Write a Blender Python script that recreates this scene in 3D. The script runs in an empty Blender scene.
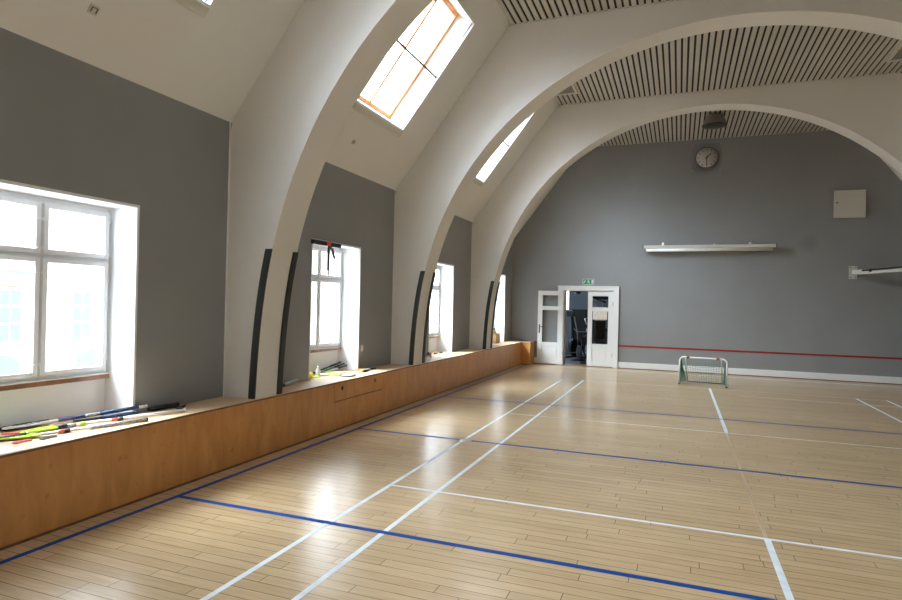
import bpy, bmesh, math, random
from mathutils import Vector, Matrix
C = bpy.context.scene
COL = C.collection
random.seed(4)
PI = math.pi

# ------------------------------------------------------------------ materials
def mat(name, col, rough=.6, metal=0., spec=.5, bump=0., bscale=40., var=0., vscale=3., coat=0.):
    m = bpy.data.materials.new(name); m.use_nodes = True
    nt = m.node_tree; b = nt.nodes['Principled BSDF']
    b.inputs['Base Color'].default_value = (*col, 1)
    b.inputs['Roughness'].default_value = rough
    b.inputs['Metallic'].default_value = metal
    b.inputs['Specular IOR Level'].default_value = spec
    b.inputs['Coat Weight'].default_value = coat
    if bump or var:
        tc = nt.nodes.new('ShaderNodeTexCoord')
    if var:
        n = nt.nodes.new('ShaderNodeTexNoise'); n.inputs['Scale'].default_value = vscale
        n.inputs['Detail'].default_value = 5
        nt.links.new(tc.outputs['Object'], n.inputs['Vector'])
        r = nt.nodes.new('ShaderNodeValToRGB')
        r.color_ramp.elements[0].position = .3; r.color_ramp.elements[1].position = .7
        r.color_ramp.elements[0].color = (*[c*(1-var) for c in col], 1)
        r.color_ramp.elements[1].color = (*[min(1, c*(1+var)) for c in col], 1)
        nt.links.new(n.outputs['Fac'], r.inputs['Fac']); nt.links.new(r.outputs['Color'], b.inputs['Base Color'])
    if bump:
        n = nt.nodes.new('ShaderNodeTexNoise'); n.inputs['Scale'].default_value = bscale
        nt.links.new(tc.outputs['Object'], n.inputs['Vector'])
        bp = nt.nodes.new('ShaderNodeBump'); bp.inputs['Strength'].default_value = bump
        bp.inputs['Distance'].default_value = .004
        nt.links.new(n.outputs['Fac'], bp.inputs['Height']); nt.links.new(bp.outputs['Normal'], b.inputs['Normal'])
    return m

M = dict(
    grey=mat('grey_paint', (.270, .274, .277), .42, spec=.4, bump=.25, bscale=25, var=.04, vscale=1.2),
    cream=mat('cream_paint', (.78, .768, .735), .6, spec=.3, bump=.2, bscale=20, var=.02, vscale=1.),
    white=mat('white_paint', (.82, .82, .82), .45, spec=.4, bump=.1, bscale=20),
    trim=mat('white_gloss_trim', (.80, .80, .79), .3),
    frame=mat('white_window_frame', (.80, .80, .81), .4),
    slat=mat('cream_slat', (.56, .535, .48), .55, var=.05, vscale=2),
    dark=mat('dark_void', (.012, .012, .012), .8),
    guard=mat('black_rubber_guard', (.022, .025, .024), .5),
    brown=mat('brown_wood_trim', (.20, .085, .035), .4, var=.3, vscale=12),
    reveal=mat('white_reveal', (.86, .87, .88), .5),
    black=mat('black_plastic', (.015, .015, .017), .35),
    steel=mat('brushed_steel', (.55, .55, .56), .3, metal=.9),
    dsteel=mat('dark_steel', (.12, .12, .12), .35, metal=.7),
    red=mat('red_paint', (.33, .011, .012), .4),
    orange=mat('orange_wood', (.72, .33, .13), .45, var=.15, vscale=8),
    lime=mat('lime_green_plastic', (.45, .75, .03), .35),
    redp=mat('red_plastic', (.75, .12, .08), .35),
    blue=mat('dark_blue_grip', (.02, .05, .13), .5, bump=.6, bscale=200, var=.6, vscale=60),
    purple=mat('purple_band', (.07, .07, .20), .4, var=.5, vscale=50),
    silver=mat('silver_patterned_tape', (.42, .42, .42), .35, var=.6, vscale=90),
    wshaft=mat('white_shaft', (.82, .80, .77), .3),
    wblade=mat('white_blade', (.78, .79, .84), .35),
    yellow=mat('yellow_plastic', (.85, .80, .05), .4),
    amber=mat('amber_plastic', (.80, .42, .02), .4),
    green=mat('green_plastic', (.02, .30, .12), .4),
    netgreen=mat('green_net', (.03, .22, .17), .6),
    goalwhite=mat('white_enamel_tube', (.78, .78, .76), .3),
    exitgreen=mat('exit_sign_green', (.0, .22, .10), .4),
    paper=mat('cream_paper', (.72, .66, .56), .7, var=.12, vscale=14),
    clockface=mat('clock_face', (.72, .69, .60), .4),
    boxcream=mat('cream_enamel', (.62, .60, .53), .4),
    ventgrey=mat('grey_diffuser', (.18, .18, .175), .35, var=.08, vscale=6),
    gymwall=mat('blue_grey_wall', (.27, .31, .36), .6),
    gymfloor=mat('dark_rubber_floor', (.06, .075, .095), .5, var=.2, vscale=20),
    card=mat('cardboard', (.60, .42, .24), .7, var=.08, vscale=6),
    brick=None,
)

def nodes(m):
    nt = m.node_tree
    return nt, nt.nodes, nt.links

# glass: thin, clear, reflecting by fresnel
def glass_mat(name, tint=(1, 1, 1), refl=1.45):
    m = bpy.data.materials.new(name); m.use_nodes = True
    nt, N, L = nodes(m); N.clear()
    o = N.new('ShaderNodeOutputMaterial'); mx = N.new('ShaderNodeMixShader')
    t = N.new('ShaderNodeBsdfTransparent'); t.inputs['Color'].default_value = (*tint, 1)
    g = N.new('ShaderNodeBsdfGlossy'); g.inputs['Roughness'].default_value = .02
    f = N.new('ShaderNodeFresnel'); f.inputs['IOR'].default_value = refl
    geo = N.new('ShaderNodeNewGeometry'); iv = N.new('ShaderNodeMath'); iv.operation = 'SUBTRACT'; iv.inputs[0].default_value = 1
    ml = N.new('ShaderNodeMath'); ml.operation = 'MULTIPLY'
    L.new(geo.outputs['Backfacing'], iv.inputs[1]); L.new(iv.outputs[0], ml.inputs[0]); L.new(f.outputs[0], ml.inputs[1])
    L.new(ml.outputs[0], mx.inputs[0]); L.new(t.outputs[0], mx.inputs[1]); L.new(g.outputs[0], mx.inputs[2])
    L.new(mx.outputs[0], o.inputs[0]); return m
M['glass'] = glass_mat('clear_glass', (.97, .98, .98))
M['plexi'] = glass_mat('plexiglass', (.95, .95, .98), 1.5)

# plywood
def ply_mat():
    m = bpy.data.materials.new('varnished_plywood'); m.use_nodes = True
    nt, N, L = nodes(m); b = N['Principled BSDF']
    tc = N.new('ShaderNodeTexCoord'); mp = N.new('ShaderNodeMapping')
    mp.inputs['Scale'].default_value = (3, 3, .8)
    L.new(tc.outputs['Object'], mp.inputs['Vector'])
    n = N.new('ShaderNodeTexNoise'); n.inputs['Scale'].default_value = 2.2; n.inputs['Detail'].default_value = 8
    n.inputs['Distortion'].default_value = 1.2
    L.new(mp.outputs[0], n.inputs['Vector'])
    r = N.new('ShaderNodeValToRGB'); e = r.color_ramp.elements
    e[0].position = .3; e[0].color = (.53, .235, .062, 1); e[1].position = .72; e[1].color = (.67, .325, .10, 1)
    L.new(n.outputs['Fac'], r.inputs['Fac'])
    n2 = N.new('ShaderNodeTexNoise'); n2.inputs['Scale'].default_value = 9; n2.inputs['Detail'].default_value = 2
    L.new(tc.outputs['Object'], n2.inputs['Vector'])
    r2 = N.new('ShaderNodeValToRGB'); e = r2.color_ramp.elements
    e[0].position = .24; e[0].color = (.7, .6, .5, 1); e[1].position = .34; e[1].color = (1, 1, 1, 1)
    L.new(n2.outputs['Fac'], r2.inputs['Fac'])
    mx = N.new('ShaderNodeMixRGB'); mx.blend_type = 'MULTIPLY'; mx.inputs[0].default_value = .8
    L.new(r.outputs[0], mx.inputs[1]); L.new(r2.outputs[0], mx.inputs[2])
    L.new(mx.outputs[0], b.inputs['Base Color'])
    b.inputs['Roughness'].default_value = .33
    return m
M['ply'] = ply_mat()
M['plytop'] = mat('pale_plywood_top', (.62, .42, .25), .42, var=.12, vscale=5)  # bench top is paler than the plywood fronts

# parquet strip floor, boards running across the hall
def floor_mat():
    m = bpy.data.materials.new('maple_strip_floor'); m.use_nodes = True
    nt, N, L = nodes(m); b = N['Principled BSDF']
    tc = N.new('ShaderNodeTexCoord')
    br = N.new('ShaderNodeTexBrick')
    br.offset = .37; br.offset_frequency = 2; br.squash = 1
    br.inputs['Color1'].default_value = (.515, .36, .205, 1)
    br.inputs['Color2'].default_value = (.435, .298, .163, 1)
    br.inputs['Mortar'].default_value = (.13, .085, .045, 1)
    br.inputs['Scale'].default_value = 1
    br.inputs['Mortar Size'].default_value = .0028
    br.inputs['Mortar Smooth'].default_value = .3
    br.inputs['Bias'].default_value = -.1
    br.inputs['Brick Width'].default_value = 1.15
    br.inputs['Row Height'].default_value = .098
    # jitter x per row so the joints are irregular
    sep = N.new('ShaderNodeSeparateXYZ'); L.new(tc.outputs['Object'], sep.inputs[0])
    dv = N.new('ShaderNodeMath'); dv.operation = 'DIVIDE'; dv.inputs[1].default_value = .098
    L.new(sep.outputs['Y'], dv.inputs[0])
    fl = N.new('ShaderNodeMath'); fl.operation = 'FLOOR'; L.new(dv.outputs[0], fl.inputs[0])
    wn = N.new('ShaderNodeTexWhiteNoise'); wn.noise_dimensions = '1D'; L.new(fl.outputs[0], wn.inputs['W'])
    ml = N.new('ShaderNodeMath'); ml.operation = 'MULTIPLY_ADD'; ml.inputs[1].default_value = 1.1
    L.new(wn.outputs['Value'], ml.inputs[0]); L.new(sep.outputs['X'], ml.inputs[2])
    cb = N.new('ShaderNodeCombineXYZ'); L.new(ml.outputs[0], cb.inputs['X']); L.new(sep.outputs['Y'], cb.inputs['Y'])
    L.new(cb.outputs[0], br.inputs['Vector'])
    # grain along x
    mp = N.new('ShaderNodeMapping'); mp.inputs['Scale'].default_value = (1.2, 22, 1)
    L.new(tc.outputs['Object'], mp.inputs['Vector'])
    n = N.new('ShaderNodeTexNoise'); n.inputs['Scale'].default_value = 2.5; n.inputs['Detail'].default_value = 6
    L.new(mp.outputs[0], n.inputs['Vector'])
    r = N.new('ShaderNodeValToRGB'); e = r.color_ramp.elements
    e[0].position = .3; e[0].color = (.78, .76, .72, 1); e[1].position = .7; e[1].color = (1.08, 1.08, 1.08, 1)
    L.new(n.outputs['Fac'], r.inputs['Fac'])
    mx = N.new('ShaderNodeMixRGB'); mx.blend_type = 'MULTIPLY'; mx.inputs[0].default_value = .8
    L.new(br.outputs['Color'], mx.inputs[1]); L.new(r.outputs[0], mx.inputs[2])
    # large worn patches
    n3 = N.new('ShaderNodeTexNoise'); n3.inputs['Scale'].default_value = .8; n3.inputs['Detail'].default_value = 4
    L.new(tc.outputs['Object'], n3.inputs['Vector'])
    r3 = N.new('ShaderNodeValToRGB'); e = r3.color_ramp.elements
    e[0].position = .35; e[0].color = (.92, .91, .89, 1); e[1].position = .65; e[1].color = (1.04, 1.04, 1.04, 1)
    L.new(n3.outputs['Fac'], r3.inputs['Fac'])
    mx2 = N.new('ShaderNodeMixRGB'); mx2.blend_type = 'MULTIPLY'; mx2.inputs[0].default_value = 1
    L.new(mx.outputs[0], mx2.inputs[1]); L.new(r3.outputs[0], mx2.inputs[2])
    L.new(mx2.outputs[0], b.inputs['Base Color'])
    # gloss
    mr = N.new('ShaderNodeMapRange'); mr.inputs['To Min'].default_value = .17; mr.inputs['To Max'].default_value = .27
    L.new(n.outputs['Fac'], mr.inputs['Value']); L.new(mr.outputs[0], b.inputs['Roughness'])
    b.inputs['Specular IOR Level'].default_value = .5
    b.inputs['Coat Weight'].default_value = .3; b.inputs['Coat Roughness'].default_value = .42; b.inputs['Coat IOR'].default_value = 1.45
    # each board tilts a hair, which smears reflections towards the viewer
    bp = N.new('ShaderNodeBump'); bp.inputs['Strength'].default_value = .35; bp.inputs['Distance'].default_value = .0015
    ad = N.new('ShaderNodeMath'); ad.operation = 'MULTIPLY_ADD'; ad.inputs[1].default_value = -1.5
    L.new(br.outputs['Fac'], ad.inputs[0]); L.new(n.outputs['Fac'], ad.inputs[2])
    L.new(ad.outputs[0], bp.inputs['Height']); L.new(bp.outputs[0], b.inputs['Normal'])
    return m
M['floor'] = floor_mat()
M['lineblue'] = mat('blue_court_line', (.003, .045, .20), .6, spec=.15, var=.15, vscale=6)
M['linewhite'] = mat('white_court_line', (.58, .605, .62), .5, spec=.3, var=.12, vscale=8)
M['linefaint'] = mat('worn_white_court_line', (.53, .46, .37), .35, spec=.3, var=.12, vscale=5)
M['lineghost'] = mat('removed_court_line', (.41, .29, .168), .3, spec=.4)

def brick_mat():
    m = bpy.data.materials.new('pale_red_brick'); m.use_nodes = True
    nt, N, L = nodes(m); b = N['Principled BSDF']
    tc = N.new('ShaderNodeTexCoord'); mp = N.new('ShaderNodeMapping'); mp.inputs['Rotation'].default_value = (PI/2, 0, PI/2)
    sep = N.new('ShaderNodeSeparateXYZ'); cb = N.new('ShaderNodeCombineXYZ')
    L.new(tc.outputs['Object'], sep.inputs[0]); L.new(sep.outputs['Y'], cb.inputs['X']); L.new(sep.outputs['Z'], cb.inputs['Y'])
    br = N.new('ShaderNodeTexBrick'); L.new(cb.outputs[0], br.inputs['Vector'])
    br.inputs['Color1'].default_value = (.62, .42, .36, 1); br.inputs['Color2'].default_value = (.52, .33, .28, 1)
    br.inputs['Mortar'].default_value = (.7, .68, .64, 1); br.inputs['Scale'].default_value = 1
    br.inputs['Brick Width'].default_value = .3; br.inputs['Row Height'].default_value = .1; br.inputs['Mortar Size'].default_value = .014
    L.new(br.outputs['Color'], b.inputs['Base Color']); b.inputs['Roughness'].default_value = .9
    return m
M['brick'] = brick_mat()
M['plaster'] = mat('pale_plaster', (.78, .76, .72), .9)
M['pave'] = mat('pale_paving', (.55, .54, .52), .9)
M['bluepane'] = mat('blue_grey_panes', (.25, .36, .44), .3)
M['wallscuff'] = None
# far wall grey paint with one sooty scuff mark
def scuff(m, c, r):
    nt, N, L = nodes(m); b = N['Principled BSDF']
    src = b.inputs['Base Color'].links[0].from_socket
    geo = N.new('ShaderNodeNewGeometry')
    vm = N.new('ShaderNodeVectorMath'); vm.operation = 'DISTANCE'; vm.inputs[1].default_value = c
    L.new(geo.outputs['Position'], vm.inputs[0])
    mr = N.new('ShaderNodeMapRange'); mr.inputs['From Min'].default_value = 0; mr.inputs['From Max'].default_value = r
    mr.inputs['To Min'].default_value = .35; mr.inputs['To Max'].default_value = 0
    L.new(vm.outputs['Value'], mr.inputs['Value'])
    mx = N.new('ShaderNodeMixRGB'); mx.blend_type = 'MULTIPLY'; mx.inputs[2].default_value = (.35, .33, .30, 1)
    L.new(mr.outputs[0], mx.inputs[0]); L.new(src, mx.inputs[1]); L.new(mx.outputs[0], b.inputs['Base Color'])
M['greyback'] = M['grey'].copy(); M['greyback'].name = 'grey_paint_scuffed'
scuff(M['greyback'], (2.95, 16.9, 3.32), .28)

# ------------------------------------------------------------------ mesh helpers
class MB:
    def __init__(s): s.bm = bmesh.new(); s.mats = []
    def mi(s, m):
        if m not in s.mats: s.mats.append(m)
        return s.mats.index(m)
    def face(s, pts, m, smooth=False):
        f = s.bm.faces.new([s.bm.verts.new(Vector(p)) for p in pts]); f.material_index = s.mi(m); f.smooth = smooth; return f
    def box(s, x0, x1, y0, y1, z0, z1, m, xf=None, bev=0.):
        vs = [Vector((x, y, z)) for x in (x0, x1) for y in (y0, y1) for z in (z0, z1)]
        if xf: vs = [xf @ v for v in vs]
        v = [s.bm.verts.new(p) for p in vs]
        fs = []
        for q in ((0, 1, 3, 2), (4, 6, 7, 5), (0, 4, 5, 1), (2, 3, 7, 6), (0, 2, 6, 4), (1, 5, 7, 3)):
            f = s.bm.faces.new([v[i] for i in q]); f.material_index = s.mi(m); fs.append(f)
        if bev:
            es = list({e for f in fs for e in f.edges})
            bmesh.ops.bevel(s.bm, geom=es, offset=bev, segments=2, affect='EDGES', profile=.7)
        return fs
    def tube(s, pts, r, m, n=10, caps=True, radii=None, flat=1.):
        pts = [Vector(p) for p in pts]; rings = []
        prev = None
        for i, p in enumerate(pts):
            a = pts[max(i-1, 0)]; b = pts[min(i+1, len(pts)-1)]
            t = (b-a).normalized()
            if prev is None:
                u = t.orthogonal().normalized()
                if abs(t.z) < .9: u = t.cross(Vector((0, 0, 1))).normalized()
            else:
                u = (prev - t*prev.dot(t)).normalized()
            prev = u; w = t.cross(u)
            rr = radii[i] if radii else r
            rings.append([s.bm.verts.new(p + (u*math.cos(k*2*PI/n)+w*math.sin(k*2*PI/n)*flat)*rr) for k in range(n)])
        mi = s.mi(m)
        for A, B in zip(rings, rings[1:]):
            for k in range(n):
                f = s.bm.faces.new([A[k], A[(k+1) % n], B[(k+1) % n], B[k]]); f.material_index = mi; f.smooth = n > 5
        if caps:
            for R in (rings[0], rings[-1]):
                f = s.bm.faces.new(R); f.material_index = mi
    def lathe(s, prof, m, n=32, c=(0, 0, 0), xf=None):
        rings = []
        for r, z in prof:
            ring = []
            for k in range(n):
                p = Vector((c[0]+max(r, 1e-4)*math.cos(2*PI*k/n), c[1]+max(r, 1e-4)*math.sin(2*PI*k/n), c[2]+z))
                ring.append(s.bm.verts.new(xf @ p if xf else p))
            rings.append(ring)
        mi = s.mi(m)
        for A, B in zip(rings, rings[1:]):
            for k in range(n):
                f = s.bm.faces.new([A[k], A[(k+1) % n], B[(k+1) % n], B[k]]); f.material_index = mi; f.smooth = True
        for R in (rings[0], rings[-1]):
            f = s.bm.faces.new(R); f.material_index = mi
    def prism(s, outline, depth, m, xf=None):
        """outline in xz plane, extruded along y from 0 to depth"""
        a = [Vector((p[0], 0, p[1])) for p in outline]; b = [Vector((p[0], depth, p[1])) for p in outline]
        if xf: a = [xf @ v for v in a]; b = [xf @ v for v in b]
        A = [s.bm.verts.new(v) for v in a]; B = [s.bm.verts.new(v) for v in b]
        mi = s.mi(m)
        for f in (s.bm.faces.new(A), s.bm.faces.new(B[::-1])): f.material_index = mi
        n = len(A)
        for k in range(n):
            f = s.bm.faces.new([A[k], B[k], B[(k+1) % n], A[(k+1) % n]]); f.material_index = mi
    def build(s, name, parent=None, label=None, cat=None, group=None, kind=None, origin=None, recalc=True):
        if recalc: bmesh.ops.recalc_face_normals(s.bm, faces=s.bm.faces)
        me = bpy.data.meshes.new(name)
        if origin is not None:
            bmesh.ops.translate(s.bm, verts=s.bm.verts, vec=-Vector(origin))
        s.bm.to_mesh(me); s.bm.free()
        for m in s.mats: me.materials.append(m)
        o = bpy.data.objects.new(name, me); COL.objects.link(o)
        if origin is not None: o.location = origin
        if parent:
            o.parent = parent
        tag(o, label, cat, group, kind)
        return o

def tag(o, label=None, cat=None, group=None, kind=None):
    if label: o['label'] = label
    if cat: o['category'] = cat
    if group: o['group'] = group
    if kind: o['kind'] = kind

def empty(name, loc, rz=0, label=None, cat=None, group=None, kind=None):
    o = bpy.data.objects.new(name, None); COL.objects.link(o)
    o.location = loc; o.rotation_euler = (0, 0, rz); o.empty_display_size = .1
    tag(o, label, cat, group, kind); return o

def tree(o, parent=None, label=None):
    c = o.copy(); COL.objects.link(c); c.parent = parent
    if label: c['label'] = label
    for ch in list(o.children): tree(ch, c)
    return c

# ------------------------------------------------------------------ room numbers
XL, XR = -4.522, 5.76            # side walls
YB, YF = 16.90, -6.95            # far wall, wall behind the camera
ZW, ZC = 3.551, 6.077            # top of grey wall, slatted ceiling
SX0, SX1 = -2.594, 3.84          # flat ceiling between slopes
BT = .624                        # bench top
XF = -4.097                      # bench front
REV = -4.865                      # back of window recesses
ARCH = [-2.85, 1.15, 5.153, 9.144, 13.188]
AD = [.43, .43, .43, .44, .42]
WIN = [-5.27, -1.27, 2.73, 6.73, 10.75, 14.84]      # window opening starts
WINW = 1.27
WZ1 = 2.462
SLEN = math.hypot(SX0-XL, ZC-ZW)
SANG = math.atan2(ZC-ZW, SX0-XL)

# ---- floor with court lines
f = MB()
f.face([(XL-.5, YF, 0), (XR, YF, 0), (XR, YB+.06, 0), (XL-.5, YB+.06, 0)], M['floor'])
lift = [0.0008]
def fl(x0, x1, y0, y1, m):
    z = lift[0]; lift[0] += .00006
    f.face([(x0, y0, z), (x1, y0, z), (x1, y1, z), (x0, y1, z)], m)
fl(1.13, 4.9, 12.86, 12.885, M['linefaint'])
fl(-2.45, 3.72, 13.66, 13.68, M['linefaint'])
fl(-2.45, 5.2, 8.925, 8.955, M['linefaint'])
fl(.62, .65, 4.99, 8.92, M['lineghost'])
fl(-2.45, 5.2, 4.94, 4.975, M['linewhite'])
fl(-2.45, -2.41, -6.5, 13.69, M['linewhite'])
fl(-1.99, -1.95, -6.5, 13.69, M['linewhite'])
fl(.616, .662, -1.0, 4.95, M['linewhite'])
fl(.616, .662, 8.95, 13.75, M['linewhite'])
fl(3.22, 3.26, 8.9, 13.66, M['linewhite'])
fl(3.72, 3.76, 8.9, 13.69, M['linewhite'])
fl(-3.925, -3.875, -6.5, 16.3, M['lineblue'])
fl(-3.9, 5.2, 16.26, 16.30, M['linefaint'])
for y in (3.922, 6.948, 10.011):
    fl(-3.9, 5.2, y-.027, y+.027, M['lineblue'])
floor_ob = f.build('floor', kind='structure', recalc=False)

# ---- left wall (with window recesses)
def wall_boxes(mb, m, mr, x_in, x_out, y0, y1, openings, z0, z1, zt):
    ys = [y0]
    for a in openings: ys += [a, a+WINW]
    ys.append(y1)
    for i in range(0, len(ys), 2):
        mb.box(x_out, x_in, ys[i], ys[i+1], 0, z1, m)
    for a in openings:
        mb.box(x_out, x_in, a, a+WINW, zt, z1, m)
w = MB()
wall_boxes(w, M['grey'], M['reveal'], XL, XL-.46, YF, YB+.35, WIN, 0, ZW, WZ1)
for a in WIN:                                      # niche back under each window
    w.box(XL-.46, REV-.001, a, a+WINW, 0, .925, M['reveal'])
w.bm.normal_update(); bmesh.ops.recalc_face_normals(w.bm, faces=w.bm.faces)
ri = w.mi(M['reveal'])
for fc in w.bm.faces:
    c = fc.calc_center_median()
    if abs(fc.normal.x) < .5 and c.x < XL-.01: fc.material_index = ri
for a in WIN:                                      # thin pale bead round each opening
    for (y0, y1, z0, z1) in ((a-.02, a+.004, BT, WZ1+.02), (a+WINW-.004, a+WINW+.02, BT, WZ1+.02), (a, a+WINW, WZ1-.004, WZ1+.02)):
        w.box(XL-.01, XL+.006, y0, y1, z0, z1, M['trim'])
for a in ARCH[1:]:
    w.box(XL-.001, XL+.005, a-.02, a, BT, ZW, M['trim'])
w.build('wall_left', kind='structure')

# ---- right wall, wall behind camera
WIN_ADDED = WIN[:3]  # unseen right-wall windows, added to light the left wall and bench
w = MB(); ys = [YF]
for a in WIN_ADDED: ys += [a, a+WINW]
ys.append(YB+.35)
for i in range(0, len(ys), 2): w.box(XR, XR+.45, ys[i], ys[i+1], 0, ZW+.1, M['grey'])
for a in WIN_ADDED:
    w.box(XR, XR+.45, a, a+WINW, 0, .93, M['grey']); w.box(XR, XR+.45, a, a+WINW, WZ1, ZW+.1, M['grey'])
w.build('wall_right', kind='structure')
w = MB(); w.box(XL-.5, XR+.3, YF-.3, YF, 0, ZC+.4, M['grey']); w.build('wall_front', kind='structure')

# ---- far wall with doorway and painted red line
DX0, DX1, DZ = -3.02, -1.66, 2.10
w = MB()
w.box(XL-.5, DX0, YB, YB+.3, 0, ZC+.4, M['greyback'])
w.box(DX1, XR+.3, YB, YB+.3, 0, ZC+.4, M['greyback'])
w.box(DX0, DX1, YB, YB+.3, DZ, ZC+.4, M['greyback'])
w.box(XF+.25, DX0-.12, YB-.003, YB+.01, .584, .630, M['red'])
w.box(DX1+.12, XR, YB-.003, YB+.01, .584, .630, M['red'])
w.build('wall_back', kind='structure')

w = MB()
for x0, x1 in ((XF+.26, DX0-.18), (DX1+.14, XR)):
    w.box(x0, x1, YB-.022, YB, .018, .172, M['trim'], bev=.004)
    w.box(x0, x1, YB-.045, YB, 0, .018, M['brown'])
w.build('baseboard_back', kind='structure')

# ---- slopes
def slope_xf(side):
    # local (s along slope, y, n outwards) -> world
    if side == 'l':
        o = Vector((XL, 0, ZW)); e = Vector((math.cos(SANG), 0, math.sin(SANG))); n = Vector((-math.sin(SANG), 0, math.cos(SANG)))
    else:
        o = Vector((XR, 0, ZW)); a = math.atan2(ZC-ZW, XR-SX1); e = Vector((-math.cos(a), 0, math.sin(a))); n = Vector((math.sin(a), 0, math.cos(a)))
    m = Matrix.Identity(4)
    for i in range(3): m[i][0] = e[i]; m[i][1] = (0, 1, 0)[i]; m[i][2] = n[i]; m[i][3] = o[i]
    return m
SKY = [-5.19, -1.19, 2.81, 6.81, 10.84, 13.85]     # skylight opening starts
SKW, SS0, SS1 = 1.39, .92, 2.73
XFL, XFR = slope_xf('l'), slope_xf('r')
w = MB(); th = .30
ys = [YF]
for a in SKY: ys += [a, a+SKW]
ys.append(YB+.3)
for i in range(0, len(ys), 2): w.box(-.25, SLEN+.25, ys[i], ys[i+1], 0, th, M['cream'], xf=XFL)
for a in SKY:
    w.box(-.25, SS0, a, a+SKW, 0, th, M['cream'], xf=XFL)
    w.box(SS1, SLEN+.25, a, a+SKW, 0, th, M['cream'], xf=XFL)
w.build('ceiling_slope_left', kind='structure')
w = MB(); w.box(-.25, SLEN+.25, YF, YB+.3, 0, th, M['cream'], xf=XFR); w.build('ceiling_slope_right', kind='structure')

# ---- slatted flat ceiling
w = MB()
w.box(SX0-.35, SX1+.35, YF, YB+.3, ZC+.022, ZC+.25, M['dark'])
x = SX0+.028; P = .1018
while x+.07 < SX1:
    w.box(x, x+.067, YF, YB, ZC, ZC+.016, M['slat']); x += P
w.build('ceiling', kind='structure')

# ---- arches
def arch_r(th):
    u = (th-PI/2)**2; return ((.05011*u-.15096)*u-.10714)*u+5.18118
AR0 = arch_r(0)
ACP = [(.6, -4.12, 1.), (.6, -4.12, 1.), (.5, -4.12, .99), (.65, -4.12, .996), (.48, -4.125, 1.005)]
def arch_pts(P_, n=64):
    cx, ax, kz = P_
    pts = []
    for i in range(n+1):
        t = PI*i/n; tt = t if t <= PI/2 else PI-t
        r = arch_r(tt)
        dx = r*math.cos(tt); k = (cx-ax)/AR0
        x = cx-dx*k if t <= PI/2 else cx+dx*k
        pts.append((x, .6+r*math.sin(tt)*kz))
    return pts
ACX = ACP
def arch(y0, d, cx):
    pts = arch_pts(cx); mb = MB(); m = M['cream']
    pts = [(p[0], p[1]) for p in pts]
    left_end = (pts[0][0]-.0, BT); right_end = (pts[-1][0], 0)
    inner = [left_end]+pts[1:-1]+[(pts[-1][0], .6), right_end]
    # outer counterpart
    outer = []
    n = len(inner)
    for i, (x, z) in enumerate(inner):
        if i == 0: outer.append((XL-.02, BT)); continue
        if i >= n-1: outer.append((XR+.02, 0)); continue
        # shoot from centre through the point to room shell
        dx, dz = x-.62, z-.6
        ts = []
        if dx < -1e-6: ts.append((XL-.02-.62)/dx)
        if dx > 1e-6: ts.append((XR+.02-.62)/dx)
        if dz > 1e-6: ts.append((ZC+.04-.6)/dz)
        for sgn, xw in ((-1, XL), (1, XR)):
            e = Vector((math.cos(SANG)*(-sgn), math.sin(SANG))); nn = Vector((math.sin(SANG)*sgn, math.cos(SANG)))
            den = nn.x*dx+nn.y*dz
            if den > 1e-6:
                ts.append((nn.x*(xw-.62)+nn.y*(ZW-.6)+.02)/den)
        t = min(ts); outer.append((.62+dx*t, .6+dz*t))
    soff = []
    vi0 = [mb.bm.verts.new((x, y0, z)) for x, z in inner]; vo0 = [mb.bm.verts.new((x, y0, z)) for x, z in outer]
    vi1 = [mb.bm.verts.new((x, y0+d, z)) for x, z in inner]; vo1 = [mb.bm.verts.new((x, y0+d, z)) for x, z in outer]
    mi = mb.mi(m)
    si0 = [mb.bm.verts.new((x, y0, z)) for x, z in inner]; si1 = [mb.bm.verts.new((x, y0+d, z)) for x, z in inner]
    for k in range(n-1):
        fc = mb.bm.faces.new((si0[k], si0[k+1], si1[k+1], si1[k])); fc.material_index = mi; fc.smooth = True; soff.append(fc)
        for q in ((vi0[k], vi0[k+1], vo0[k+1], vo0[k]), (vi1[k], vo1[k], vo1[k+1], vi1[k+1]), (vo0[k], vo0[k+1], vo1[k+1], vo1[k])):
            fc = mb.bm.faces.new(q); fc.material_index = mi
    mb.bm.faces.new((vi0[0], vo0[0], vo1[0], vi1[0])); mb.bm.faces.new((vi0[-1], vi1[-1], vo1[-1], vo0[-1]))
    o = mb.build('arched_beam', kind='structure')
    return o
for y0, d, cx in zip(ARCH, AD, ACX): arch(y0, d, cx)

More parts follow.
